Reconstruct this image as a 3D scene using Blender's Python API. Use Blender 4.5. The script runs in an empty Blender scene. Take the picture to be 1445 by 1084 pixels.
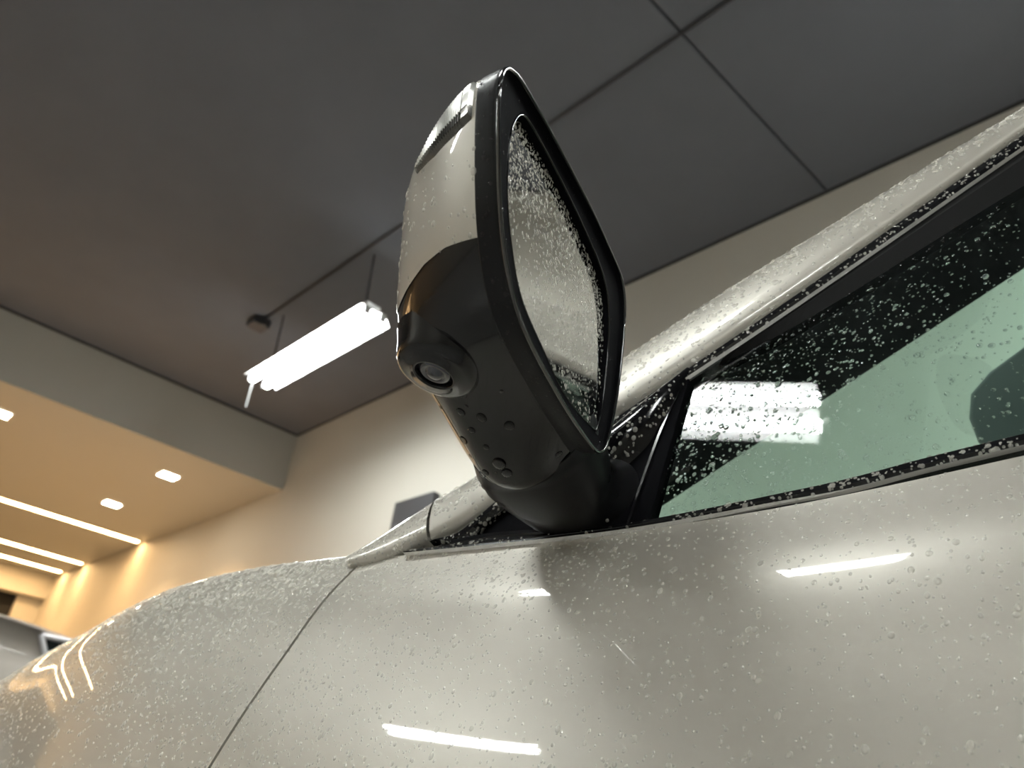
import bpy, math, random
import numpy as np
from mathutils import Matrix, Vector

# ------------------------------------------------------------------ camera, world, exposure
CAM = np.array([0.0, 0.0, 0.80])
# rows: car axes (rearward X, inboard Y, up Z) written in camera axes (right, down, forward)
M = np.array([[0.81934, -0.18461, -0.54277], [0.55998, 0.4606, 0.68867], [0.12286, -0.8682, 0.48077]])
FPX, CX, CY = 1153.8, 722.5, 542.0
scene = bpy.context.scene
cd = bpy.data.cameras.new('camera')
cd.sensor_width = 36.0
cd.lens = 36.0 * FPX / 1445.0
cd.clip_start = 0.01
cd.dof.use_dof = True
cd.dof.focus_distance = 0.56
cd.dof.aperture_fstop = 9.0
cam = bpy.data.objects.new('camera', cd)
scene.collection.objects.link(cam)
rt, up, bk = M @ [1, 0, 0], M @ [0, -1, 0], M @ [0, 0, -1]
mw = Matrix.Identity(4)
for i in range(3):
    mw[i][0], mw[i][1], mw[i][2], mw[i][3] = rt[i], up[i], bk[i], CAM[i]
cam.matrix_world = mw
scene.camera = cam

world = bpy.data.worlds.new('world')
scene.world = world
world.use_nodes = True
world.node_tree.nodes['Background'].inputs[0].default_value = (0.8, 0.85, 0.9, 1)
world.node_tree.nodes['Background'].inputs[1].default_value = 0.02
vs = scene.view_settings
vs.view_transform = 'Standard'
vs.look = 'None'
vs.gamma = 1.0
vs.use_curve_mapping = False
vs.exposure = 1.24
TUBE = 31.0        # fluorescent tube emission
WARM = 24.0        # warm strip emission
SPOTW = 155.0       # downlight watts

rng = np.random.default_rng(7)
random.seed(7)
col = scene.collection

# ------------------------------------------------------------------ helpers
def ray(x, y):
    d = np.array([x - CX, y - CY, FPX])
    return M @ (d / np.linalg.norm(d))
def at_y(x, y, Y):
    r = ray(x, y)
    return CAM + r * (Y / r[1])
KS = 0.33          # tumblehome of the side glass plane: Y = .5 + KS*(Z-1)
NS = np.array([0, -1, KS]) / math.hypot(1, KS)
def side(x, y, off=0.0):
    """point on the car's side-glass plane, off metres outward"""
    r = ray(x, y)
    t = (0.5 - KS * 0.2) / (r[1] - KS * r[2])
    return CAM + r * t + NS * off
def sidexz(X, Z, off=0.0):
    return np.array([X, 0.5 + KS * (Z - 1.0), Z]) + NS * off
PSI = math.radians(12)
def R(a, b, z):
    """room axes: a towards the far wall, b along it, z above the floor"""
    return np.array([a * math.sin(PSI) - b * math.cos(PSI), a * math.cos(PSI) + b * math.sin(PSI), z])

def tag(o, label=None, cat=None, group=None, kind=None):
    if label: o['label'] = label
    if cat: o['category'] = cat
    if group: o['group'] = group
    if kind: o['kind'] = kind
    return o
def mesh_obj(name, verts, faces, mat, parent=None, smooth=False, bevel=0.0, seg=2, solid=0.0, offset=-1.0, sub=0):
    me = bpy.data.meshes.new(name)
    me.from_pydata([tuple(map(float, v)) for v in verts], [], [tuple(map(int, f)) for f in faces])
    me.update()
    if mat is not None: me.materials.append(mat)
    o = bpy.data.objects.new(name, me)
    col.objects.link(o)
    if parent is not None: o.parent = parent
    if smooth:
        me.polygons.foreach_set('use_smooth', [True] * len(me.polygons))
    if solid:
        m = o.modifiers.new('solid', 'SOLIDIFY'); m.thickness = solid; m.offset = offset
        m = o.modifiers.new('split', 'EDGE_SPLIT'); m.split_angle = math.radians(50)
    if bevel:
        m = o.modifiers.new('bevel', 'BEVEL'); m.width = bevel; m.segments = seg; m.limit_method = 'ANGLE'; m.angle_limit = math.radians(40)
        me.polygons.foreach_set('use_smooth', [True] * len(me.polygons))
        try: m.harden_normals = True
        except Exception: pass
    if sub:
        m = o.modifiers.new('sub', 'SUBSURF'); m.levels = sub; m.render_levels = sub
    return o
def empty(name, loc=(0, 0, 0), parent=None):
    o = bpy.data.objects.new(name, None)
    o.location = tuple(map(float, loc))
    o.empty_display_size = 0.05
    col.objects.link(o)
    if parent is not None: o.parent = parent
    return o
BOXF = [(0, 3, 2, 1), (4, 5, 6, 7), (0, 1, 5, 4), (1, 2, 6, 5), (2, 3, 7, 6), (3, 0, 4, 7)]
def rbox_v(a0, a1, b0, b1, z0, z1):
    return [R(*p) for p in ((a0, b0, z0), (a1, b0, z0), (a1, b1, z0), (a0, b1, z0), (a0, b0, z1), (a1, b0, z1), (a1, b1, z1), (a0, b1, z1))]
def rbox(name, a0, a1, b0, b1, z0, z1, mat, parent=None, bevel=0.0):
    return mesh_obj(name, rbox_v(a0, a1, b0, b1, z0, z1), BOXF, mat, parent, bevel=bevel)
def tube_geo(pts, rad, n=10, caps=True):
    pts = [np.array(p, float) for p in pts]
    V, F = [], []
    rads = rad if hasattr(rad, '__len__') else [rad] * len(pts)
    for i, p in enumerate(pts):
        d = pts[min(i + 1, len(pts) - 1)] - pts[max(i - 1, 0)]
        d /= np.linalg.norm(d)
        a = np.cross(d, [0, 0, 1.0])
        if np.linalg.norm(a) < 1e-3: a = np.cross(d, [1.0, 0, 0])
        a /= np.linalg.norm(a); b = np.cross(d, a)
        for k in range(n):
            t = 2 * math.pi * k / n
            V.append(p + rads[i] * (math.cos(t) * a + math.sin(t) * b))
    for i in range(len(pts) - 1):
        for k in range(n):
            F.append((i * n + k, i * n + (k + 1) % n, (i + 1) * n + (k + 1) % n, (i + 1) * n + k))
    if caps:
        F.append(tuple(range(n))[::-1]); F.append(tuple(range((len(pts) - 1) * n, len(pts) * n)))
    return V, F
def lathe(name, prof, origin, axis, mat, parent=None, n=40, cap=True):
    """prof: (radius, height along axis)"""
    ax = np.array(axis, float); ax /= np.linalg.norm(ax)
    a = np.cross(ax, [1.0, 0, 0]); a /= np.linalg.norm(a); b = np.cross(ax, a)
    V, F = [], []
    for r, h in prof:
        for k in range(n):
            t = 2 * math.pi * k / n
            V.append(np.array(origin) + ax * h + r * (math.cos(t) * a + math.sin(t) * b))
    for i in range(len(prof) - 1):
        for k in range(n):
            F.append((i * n + k, i * n + (k + 1) % n, (i + 1) * n + (k + 1) % n, (i + 1) * n + k))
    if cap:
        F.append(tuple(range((len(prof) - 1) * n, len(prof) * n)))
    return mesh_obj(name, V, F, mat, parent, smooth=True)
def grid_faces(nu, nv, wrap=False):
    F = []
    for i in range(nu - 1):
        for j in range(nv if wrap else nv - 1):
            j2 = (j + 1) % nv
            F.append((i * nv + j, i * nv + j2, (i + 1) * nv + j2, (i + 1) * nv + j))
    return F
def hermite(xs, ys, x):
    xs = np.asarray(xs, float); ys = np.asarray(ys, float); x = np.asarray(x, float)
    d = np.diff(ys) / np.diff(xs)
    m = np.empty_like(ys); m[0] = d[0]; m[-1] = d[-1]
    h = np.diff(xs)
    m[1:-1] = (d[:-1] * h[1:] + d[1:] * h[:-1]) / (h[1:] + h[:-1])
    i = np.clip(np.searchsorted(xs, x) - 1, 0, len(xs) - 2)
    t = (x - xs[i]) / h[i]; t = np.clip(t, 0, 1)
    return ((2*t**3 - 3*t**2 + 1) * ys[i] + (t**3 - 2*t**2 + t) * h[i] * m[i] + (-2*t**3 + 3*t**2) * ys[i+1] + (t**3 - t**2) * h[i] * m[i+1])
def resample(P, n):
    P = np.array(P, float)
    s = np.r_[0, np.cumsum(np.linalg.norm(np.diff(P, axis=0), axis=1))]
    t = np.linspace(0, s[-1], n)
    return np.stack([hermite(s, P[:, k], t) if len(P) > 2 else np.interp(t, s, P[:, k]) for k in range(P.shape[1])], 1)

def pix(P):
    c = (P - CAM) @ M
    return np.stack([CX + FPX * c[:, 0] / c[:, 2], CY + FPX * c[:, 1] / c[:, 2]], 1), c[:, 2]

# ------------------------------------------------------------------ materials
def principled(name, color, rough=0.5, metal=0.0, coat=0.0, coat_rough=0.03, spec=0.5, noise=0.0, nscale=8.0, bump=0.0, bscale=200.0, trans=0.0, ior=1.45):
    m = bpy.data.materials.new(name); m.use_nodes = True
    nt = m.node_tree; b = nt.nodes['Principled BSDF']
    b.inputs['Base Color'].default_value = (*color, 1)
    b.inputs['Roughness'].default_value = rough
    b.inputs['Metallic'].default_value = metal
    b.inputs['Coat Weight'].default_value = coat
    b.inputs['Coat Roughness'].default_value = coat_rough
    b.inputs['Specular IOR Level'].default_value = spec
    b.inputs['Transmission Weight'].default_value = trans
    b.inputs['IOR'].default_value = ior
    tc = nt.nodes.new('ShaderNodeTexCoord')
    if noise:
        n = nt.nodes.new('ShaderNodeTexNoise'); n.inputs['Scale'].default_value = nscale; n.inputs['Detail'].default_value = 4
        nt.links.new(tc.outputs['Object'], n.inputs['Vector'])
        mx = nt.nodes.new('ShaderNodeMix'); mx.data_type = 'RGBA'
        mx.inputs[6].default_value = (*[c * (1 - noise) for c in color], 1)
        mx.inputs[7].default_value = (*[min(1, c * (1 + noise)) for c in color], 1)
        nt.links.new(n.outputs['Fac'], mx.inputs[0]); nt.links.new(mx.outputs[2], b.inputs['Base Color'])
    if bump:
        n = nt.nodes.new('ShaderNodeTexNoise'); n.inputs['Scale'].default_value = bscale; n.inputs['Detail'].default_value = 3
        nt.links.new(tc.outputs['Object'], n.inputs['Vector'])
        bp = nt.nodes.new('ShaderNodeBump'); bp.inputs['Strength'].default_value = bump; bp.inputs['Distance'].default_value = 0.001
        nt.links.new(n.outputs['Fac'], bp.inputs['Height']); nt.links.new(bp.outputs['Normal'], b.inputs['Normal'])
    return m
def emission(name, color, strength):
    m = bpy.data.materials.new(name); m.use_nodes = True
    nt = m.node_tree; nt.nodes.clear()
    e = nt.nodes.new('ShaderNodeEmission'); e.inputs[0].default_value = (*color, 1); e.inputs[1].default_value = strength
    o = nt.nodes.new('ShaderNodeOutputMaterial'); nt.links.new(e.outputs[0], o.inputs[0])
    return m
def sheet_glass(name, tint, ior=1.5, rough=0.0):
    m = bpy.data.materials.new(name); m.use_nodes = True
    nt = m.node_tree; nt.nodes.clear()
    t = nt.nodes.new('ShaderNodeBsdfTransparent'); t.inputs[0].default_value = (*tint, 1)
    g = nt.nodes.new('ShaderNodeBsdfGlossy'); g.inputs[0].default_value = (1, 1, 1, 1); g.inputs['Roughness'].default_value = rough
    f = nt.nodes.new('ShaderNodeFresnel'); f.inputs[0].default_value = ior
    x = nt.nodes.new('ShaderNodeMixShader'); o = nt.nodes.new('ShaderNodeOutputMaterial')
    nt.links.new(f.outputs[0], x.inputs[0]); nt.links.new(t.outputs[0], x.inputs[1]); nt.links.new(g.outputs[0], x.inputs[2]); nt.links.new(x.outputs[0], o.inputs[0])
    return m

PAINT = principled('pearl_paint', (0.50, 0.475, 0.42), 0.38, 0.25, coat=1.0, coat_rough=0.02, noise=0.03, nscale=900.0)
BLACK_GLOSS = principled('black_gloss_plastic', (0.005, 0.005, 0.006), 0.12, spec=0.35, coat=0.25, bump=0.02, bscale=120)
BLACK_SATIN = principled('black_satin_plastic', (0.009, 0.009, 0.010), 0.36, spec=0.2, bump=0.05, bscale=900)
BLACK_MATTE = principled('black_matte_plastic', (0.004, 0.004, 0.005), 0.8, spec=0.03)
RUBBER = principled('black_rubber', (0.006, 0.006, 0.006), 0.6, spec=0.15)
DARK = principled('dark_interior', (0.010, 0.011, 0.012), 0.75)
CHROME = principled('satin_chrome', (0.78, 0.78, 0.78), 0.22, 1.0)
LENSCHROME = principled('lens_reflector', (0.72, 0.71, 0.67), 0.28, 0.85, coat=1.0)
MIRROR = principled('mirror_silver', (0.80, 0.81, 0.80), 0.06, 1.0)
CAMLENS = principled('camera_lens_glass', (0.03, 0.03, 0.04), 0.05, 0.0, coat=1.0)
TINT = sheet_glass('green_tinted_glass', (0.64, 0.88, 0.80), 1.5)
WSGLASS = sheet_glass('windshield_glass', (0.93, 1.0, 0.975), 1.45)
PRIV = principled('dark_privacy_glass', (0.006, 0.008, 0.008), 0.04, coat=1.0)
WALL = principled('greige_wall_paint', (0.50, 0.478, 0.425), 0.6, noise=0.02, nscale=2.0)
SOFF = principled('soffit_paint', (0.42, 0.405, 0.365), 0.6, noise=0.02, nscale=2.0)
CEIL = principled('charcoal_ceiling_board', (0.152, 0.160, 0.183), 0.85, spec=0.15, noise=0.08, nscale=3.0)
JOINT = principled('dark_ceiling_joint', (0.03, 0.03, 0.03), 0.7)
FLOOR = principled('polished_floor', (0.33, 0.32, 0.30), 0.25, noise=0.08, nscale=3.0)
WHITEMETAL = principled('white_lamp_housing', (0.75, 0.75, 0.75), 0.4)
GREYMETAL = principled('grey_conduit', (0.045, 0.045, 0.05), 0.5)
CORDM = principled('grey_cord', (0.12, 0.12, 0.12), 0.6)
TUBEM = emission('fluorescent_tube', (0.96, 1.0, 0.97), TUBE)
WARMM = emission('warm_led_strip', (1.0, 0.62, 0.28), WARM)
DOWNM = emission('warm_downlight_lens', (1.0, 0.88, 0.68), 40.0)
# water: clear dielectric
WATER = bpy.data.materials.new('water'); WATER.use_nodes = True
_nt = WATER.node_tree; _nt.nodes.clear()
_t = _nt.nodes.new('ShaderNodeBsdfTransparent'); _t.inputs[0].default_value = (0.97, 0.98, 0.98, 1)
_r = _nt.nodes.new('ShaderNodeBsdfRefraction'); _r.inputs['IOR'].default_value = 1.33; _r.inputs['Roughness'].default_value = 0.09
_s = _nt.nodes.new('ShaderNodeBsdfGlossy'); _s.inputs['Roughness'].default_value = 0.09
_f = _nt.nodes.new('ShaderNodeFresnel'); _f.inputs[0].default_value = 1.42
_m1 = _nt.nodes.new('ShaderNodeMixShader'); _m1.inputs[0].default_value = 0.5
_m2 = _nt.nodes.new('ShaderNodeMixShader'); _o = _nt.nodes.new('ShaderNodeOutputMaterial')
_nt.links.new(_t.outputs[0], _m1.inputs[1]); _nt.links.new(_r.outputs[0], _m1.inputs[2])
_nt.links.new(_f.outputs[0], _m2.inputs[0]); _nt.links.new(_m1.outputs[0], _m2.inputs[1]); _nt.links.new(_s.outputs[0], _m2.inputs[2]); _nt.links.new(_m2.outputs[0], _o.inputs[0])

# beads on paint and trim: pale colour stands in for light focused by water
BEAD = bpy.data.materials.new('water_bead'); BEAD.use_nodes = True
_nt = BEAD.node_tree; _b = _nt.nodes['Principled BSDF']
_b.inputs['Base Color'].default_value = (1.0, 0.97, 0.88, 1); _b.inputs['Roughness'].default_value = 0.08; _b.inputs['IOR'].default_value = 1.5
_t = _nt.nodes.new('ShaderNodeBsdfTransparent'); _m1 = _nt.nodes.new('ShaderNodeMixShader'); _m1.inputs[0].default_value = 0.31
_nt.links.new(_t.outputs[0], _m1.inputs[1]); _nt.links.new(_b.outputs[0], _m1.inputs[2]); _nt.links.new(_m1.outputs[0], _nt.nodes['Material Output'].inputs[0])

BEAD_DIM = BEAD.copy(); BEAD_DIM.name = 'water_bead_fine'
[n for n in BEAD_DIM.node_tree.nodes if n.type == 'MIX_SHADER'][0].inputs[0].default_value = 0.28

# ------------------------------------------------------------------ the room
ZC = 3.80                      # ceiling
A_W, B_S = 3.03, 6.62          # far wall, soffit face
A_N, B_N, B_E = -4.2, -6.0, 13.5
ZS = 3.25                      # soffit underside
def struct(o): o['kind'] = 'structure'; return o
struct(rbox('floor', A_N, A_W, B_N, B_E, -0.05, 0, FLOOR))
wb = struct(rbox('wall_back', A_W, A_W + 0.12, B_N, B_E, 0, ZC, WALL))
struct(rbox('wall_front', A_N - 0.12, A_N, B_N, B_E, 0, ZC, WALL))
struct(rbox('wall_right', A_N, A_W, B_N - 0.12, B_N, 0, ZC, WALL))
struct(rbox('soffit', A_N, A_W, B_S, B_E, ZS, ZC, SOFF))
we = struct(rbox('wall_left', A_N, 2.70, B_E, B_E + 0.12, 0, 3.12, DARK))
rbox('beam', A_N, A_W, B_E - 0.25, B_E + 0.12, 2.92, ZS - 0.001, WALL, we)
rbox('pilaster', 2.70, A_W, B_E - 0.10, B_E + 0.12, 0, 2.92, WALL, we)
ceil = struct(rbox('ceiling', A_N, A_W, B_N, B_S, ZC + 0.012, ZC + 0.08, JOINT))
A_J, B_J = 1.81, 1.41
g = 0.005
for (b0, b1, As) in ((B_N, B_J - 5.2 - g, 1), (B_J - 5.2 + g, B_J - g, 1), (B_J + g, B_S, 0)):
    for (a0, a1) in (((A_N, A_J - 2.4 - g), (A_J - 2.4 + g, A_J - g), (A_J + g, A_W)) if As else ((A_N, A_J - 2.4 - g), (A_J - 2.4 + g, A_W))):
        rbox('ceiling_panel', a0, a1, b0, b1, ZC - 0.006, ZC + 0.014, CEIL, ceil, bevel=0.004)
# shadow-line trims where ceiling meets wall / soffit
struct(rbox('trim_1', A_W - 0.015, A_W - 0.0005, B_N, B_S, ZC - 0.016, ZC - 0.007, JOINT))
struct(rbox('trim_2', A_N, A_W - 0.016, B_S - 0.015, B_S - 0.0005, ZC - 0.022, ZC - 0.007, JOINT))

# cable conduit along the ceiling joint, ending in a junction box
cv, cf = tube_geo([R(A_J, -4.0, ZC - 0.016), R(A_J, 1.2, ZC - 0.016), R(A_J, 5.0, ZC - 0.016)], 0.008, 8)
tag(mesh_obj('cable_conduit', cv, cf, GREYMETAL, smooth=True), 'thin dark conduit running along the charcoal ceiling to the hanging light', 'conduit')
jb = tag(rbox('junction_box', A_J - 0.075, A_J + 0.055, 5.0, 5.13, ZC - 0.07, ZC - 0.0065, GREYMETAL, bevel=0.01), 'small dark junction box at the end of the ceiling conduit', 'junction box')
lv, lf = tube_geo([R(A_J, 5.0, ZC - 0.072), R(A_J, 5.0, ZC - 0.078)], 0.03, 12)
mesh_obj('cover', lv, lf, GREYMETAL, jb)

def fluorescent(a, b0, b1, z, label):
    """hanging twin-tube batten"""
    t = empty('fluorescent_light', R(a, (b0 + b1) / 2, z))
    tag(t, label, 'ceiling light', 'hanging fluorescent lights')
    o = R(a, (b0 + b1) / 2, z)
    def part(name, V, F, m, **k):
        return mesh_obj(name, [np.array(v) - o for v in V], F, m, t, **k)
    part('housing', rbox_v(a - 0.05, a + 0.05, b0 + 0.02, b1 - 0.02, z + 0.048, z + 0.09), BOXF, WHITEMETAL, bevel=0.008)
    V = [R(a + x, bb, z + dz) for bb in (b0 + 0.015, b1 - 0.015) for (x, dz) in ((-0.122, -0.008), (-0.082, 0.042), (0.082, 0.042), (0.122, -0.008), (0.125, -0.006), (0.084, 0.047), (-0.084, 0.047), (-0.125, -0.006))]
    F = [(i, (i + 1) % 8, 8 + (i + 1) % 8, 8 + i) for i in range(8)] + [tuple(range(8))[::-1], tuple(range(8, 16))]
    part('reflector', V, F, WHITEMETAL)
    for s in (-1, 1):
        V, F = tube_geo([R(a + s * 0.054, b0, z), R(a + s * 0.054, b0 + 0.012, z), R(a + s * 0.054, b1 - 0.012, z), R(a + s * 0.054, b1, z)], [0.018, 0.026, 0.026, 0.018], 14)
        part('tube', V, F, TUBEM, smooth=True)
        for bb in (b0 - 0.022, b1):
            part('lamp_holder', rbox_v(a + s * 0.054 - 0.02, a + s * 0.054 + 0.02, bb, bb + 0.022, z - 0.018, z + 0.034), BOXF, WHITEMETAL, bevel=0.004)
    for bb in (b0 + 0.12, b1 - 0.14):
        V, F = tube_geo([R(a, bb, z + 0.07), R(a - 0.02, bb + 0.02, ZC - 0.006)], 0.006, 6)
        part('suspension_cord', V, F, GREYMETAL)
    V, F = tube_geo([R(a - 0.04, b1 + 0.01, z + 0.03), R(a - 0.035, b1 + 0.02, z - 0.06), R(a - 0.03, b1 + 0.02, z - 0.2)], 0.006, 6)
    part('pull_cord', V, F, CORDM)
    return t
fluorescent(1.90, 3.60, 4.98, 3.30, 'hanging twin-tube fluorescent light left of the mirror, in front of the soffit')
fluorescent(1.85, -1.08, 0.30, 3.30, 'hanging fluorescent light above the car roof, glowing past the top right corner')
fluorescent(-0.63, 0.58, 1.96, 3.30, 'hanging fluorescent light reflected in the green side window')
fluorescent(-3.03, 2.3, 3.68, 3.30, 'hanging fluorescent light by the near wall, seen as a streak on the door')
fluorescent(-3.03, -2.6, -1.22, 3.30, 'unseen hanging fluorescent light added by the near wall, behind the camera')  # unseen lamp, added to give the room more light
fluorescent(-0.63, -3.2, -1.82, 3.30, 'unseen hanging fluorescent light added behind the car for extra light')  # added lamp out of view, there only for general lighting

# soffit: recessed warm strips and square downlights
for k, (b, lab) in enumerate(((9.9, 'warm recessed light strip, nearest of the three in the soffit'), (11.88, 'warm recessed light strip, middle of the three in the soffit'), (12.78, 'warm recessed light strip, farthest of the three in the soffit'))):
    t = empty('light_strip', R(0.5, b, ZS)); tag(t, lab, 'light strip', 'warm light strips in the soffit')
    o = R(0.5, b, ZS)
    w = 0.05
    V = [v - o for v in rbox_v(-3.4, A_W - 0.06, b - w, b + w, ZS - 0.006, ZS - 0.001)]
    mesh_obj('diffuser', V, BOXF, WARMM, t)
    for s in (-1, 1):
        V = [v - o for v in rbox_v(-3.41, A_W - 0.05, b + s * (w + 0.008) - 0.006, b + s * (w + 0.008) + 0.006, ZS - 0.010, ZS - 0.001)]
        mesh_obj('edge_trim', V, BOXF, SOFF, t)
def downlight(a, b, label):
    t = empty('downlight', R(a, b, ZS)); tag(t, label, 'downlight', 'square downlights in the soffit')
    s = 0.075
    ring = []
    for (z, w) in ((-0.001, s + 0.016), (-0.009, s + 0.012), (-0.009, s), (-0.001, s)):
        for (i, j) in ((-1, -1), (1, -1), (1, 1), (-1, 1)):
            ring.append(R(i * w, j * w, z))
    F = [(i * 4 + k, i * 4 + (k + 1) % 4, (i + 1) * 4 + (k + 1) % 4, (i + 1) * 4 + k) for i in range(3) for k in range(4)]
    mesh_obj('trim_ring', ring, F, WHITEMETAL, t)
    V = [R(i * s, j * s, z) for z in (-0.006, -0.002) for (i, j) in ((-1, -1), (1, -1), (1, 1), (-1, 1))]
    mesh_obj('lens', V, BOXF, DOWNM, t)
    l = bpy.data.lights.new('downlight_beam', 'SPOT'); l.energy = SPOTW; l.color = (1.0, 0.64, 0.34); l.spot_size = math.radians(115); l.spot_blend = 0.9; l.shadow_soft_size = 0.06
    lo = bpy.data.objects.new('downlight_beam', l); lo.parent = t; lo.location = (0, 0, -0.02); col.objects.link(lo)
downlight(2.25, 7.32, 'square recessed downlight nearest the room corner')
downlight(2.25, 8.75, 'square recessed downlight beside the nearest light strip')
downlight(0.82, 7.30, 'square recessed downlight cut by the left picture edge')
downlight(0.82, 8.75, 'square recessed downlight left of the picture, deeper in the soffit')

# dark panel on the far wall, just showing past the windscreen pillar
wp = tag(rbox('wall_panel', A_W - 0.06, A_W - 0.001, 4.22, 4.66, 2.50, 2.735, GREYMETAL, bevel=0.008), 'dark grey wall unit peeking out behind the windscreen pillar base', 'wall unit')

# ------------------------------------------------------------------ the wet car: body surface
car = empty('car', (0.3, 1.42, 0.0))
tag(car, 'wet pearl grey car with black door mirror, filling the foreground', 'car')
CO = np.array([0.3, 1.42, 0.0])
def cpart(name, V, F, m, parent=None, **k):
    return mesh_obj(name, [np.array(v) - CO for v in V], F, m, parent or car, **k)

XS = [-2.0, -1.63, -1.41, -1.21, -1.04, -.905, -.787, -.68, -.575, -.50, -.387, -.23, -.116, -.02, .4, 1.2]
CYs = [.86, .74, .69, .645, .61, .58, .55, .53, .51, .503, .50, .50, .50, .50, .505, .53]
CZs = [.86, .914, .94, .974, .995, 1.018, 1.019, 1.013, 1.004, 1.0, .998, 1.002, 1.010, 1.024, 1.05, 1.07]
_gx = np.arange(-2.3, 1.5, .01)
def _smooth(y, sg=.055):
    k = np.exp(-.5 * (np.arange(-25, 26) * .01 / sg) ** 2); k /= k.sum()
    yp = np.r_[y[0] + (np.arange(-25, 0)) * (y[1] - y[0]), y, y[-1] + np.arange(1, 26) * (y[-1] - y[-2])]
    return np.convolve(yp, k, 'valid')
def _ext(xs, ys):
    y = hermite(xs, ys, _gx); m = _gx < xs[0]; sl = (ys[1] - ys[0]) / (xs[1] - xs[0]); y[m] = ys[0] + (_gx[m] - xs[0]) * sl
    return _smooth(y)
_cyT, _czT = _ext(XS, CYs), _ext(XS, CZs)
def crown(X): return np.interp(X, _gx, _cyT), np.interp(X, _gx, _czT)
def body_profile(X):
    """control rows (Y,Z) from inboard hood down to the sill"""
    cy, cz = float(crown(X)[0]), float(crown(X)[1])
    f = float(np.clip((-X - .45) / .55, 0, 1)); f = f * f * (3 - 2 * f)      # 0 door, 1 fender
    n = float(np.clip((-X - 1.2) / .8, 0, 1))
    k = float(hermite([-.75, -.55, -.45, -.36, -.27, -.18, -.08, .1], [1.16, 1.13, 1.065, .99, .955, 1.0, 1.07, 1.1], np.clip(X, -.75, .1)))
    door = [(.35, .02), (.10, .008), (.004, .004), (0, 0), (-.0143, -.022), (-.0260, -.040), (-.0316, -.050), (-.0364, -.060), (-.0516, -.060 - .040 * k), (-.0694, -.060 - .093 * k), (-.0816, -.060 - .140 * k)]
    fend = [(.45, .055), (.14, .026), (.05, .011), (0, 0), (-.033, -.0145), (-.055, -.031), (-.066, -.042), (-.077, -.057), (-.099, -.10), (-.113, -.153), (-.121, -.20)]
    rows = [(cy + d[0] * (1 - f) + e[0] * f, cz + d[1] * (1 - f) + e[1] * f) for d, e in zip(door, fend)]
    dl = [(cy - .100, .66), (cy - .088, .40)]
    fl = [(cy - .124 + .03 * n, .62), (cy - .09 + .03 * n, .40)]
    rows += [(d[0] * (1 - f) + e[0] * f, d[1] * (1 - f) + e[1] * f) for d, e in zip(dl, fl)]
    return np.array(rows)
VROW = np.array([0, 1, 1.7, 2, 2.22, 2.40, 2.50, 2.61, 3.0, 3.5, 4.0, 5.5, 7.5])
_h = np.diff(VROW); _n = len(VROW)
_A = np.eye(_n); _B = np.zeros((_n, _n))
for _i in range(1, _n - 1):
    _A[_i, _i - 1:_i + 2] = (_h[_i - 1], 2 * (_h[_i - 1] + _h[_i]), _h[_i])
    _B[_i, _i - 1:_i + 2] = (6 / _h[_i - 1], -6 / _h[_i - 1] - 6 / _h[_i], 6 / _h[_i])
SPL = np.linalg.solve(_A, _B)
def body(X, v):
    r = body_profile(X)
    m = SPL @ r
    i = int(np.clip(np.searchsorted(VROW, v) - 1, 0, _n - 2))
    h = _h[i]; a = (VROW[i + 1] - v) / h; b = (v - VROW[i]) / h
    p = a * r[i] + b * r[i + 1] + ((a ** 3 - a) * m[i] + (b ** 3 - b) * m[i + 1]) * h * h / 6
    return np.array([X, p[0], p[1]])
def xgap(Z): return float(hermite([.4, .6, .816, .885, .914, .94, .984, 1.05], [-.66, -.63, -.577, -.5585, -.550, -.5445, -.541, -.540], np.clip(Z, .4, 1.05)))
def patch(X0f, X1f, vs_, nu, ease=1.0):
    """grid between two boundary functions of v"""
    V = []
    us = np.linspace(0, 1, nu) ** ease
    ends = [(X0f(v), X1f(v)) for v in vs_]
    for u in us:
        for v, (a, b) in zip(vs_, ends):
            V.append(body(a + (b - a) * u, v))
    return V, grid_faces(nu, len(vs_))
def gap_of_v(v, d):
    x = -.55
    for _ in range(6):
        x = xgap(body(x, v)[2])
    return x + d
vdoor = np.concatenate([np.linspace(2.0, 2.7, 40), np.linspace(2.74, 4.0, 22), np.linspace(4.1, 7.5, 16)])
V, F = patch(lambda v: gap_of_v(v, .0016), lambda v: 1.1, vdoor, 70, 1.25)
front_door = cpart('front_door', V, F, PAINT, smooth=True, solid=.004, offset=-1)
vfend = np.concatenate([np.linspace(1.0, 1.7, 8), np.linspace(1.75, 2.7, 34), np.linspace(2.74, 4.0, 22), np.linspace(4.1, 7.5, 16)])
V, F = patch(lambda v: -2.0, lambda v: gap_of_v(v, -.0016), vfend, 90, 0.8)
fender = cpart('front_fender', V, F, PAINT, smooth=True, solid=.004, offset=-1)
vh = np.linspace(-.2, 1.0, 8)
V = []
for X in np.linspace(-2.0, -.62, 30):
    c = body(X, 1.0); z1 = c[2]
    for k in range(9):
        s = k / 8
        V.append((X, c[1] + .004 + (1.42 - c[1]) * s, z1 + .05 * math.sin(s * math.pi / 2)))
hood = cpart('hood', V, grid_faces(30, 9), PAINT, smooth=True, solid=.004, offset=-1)
# dark liner behind the shut line
lin = []
for v in np.linspace(1.0, 7.5, 30):
    p = body(gap_of_v(v, 0), v)
    lin += [p + [-.02, .008, 0], p + [.02, .008, 0]]
cpart('shut_line_seal', lin, grid_faces(30, 2), RUBBER)

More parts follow.
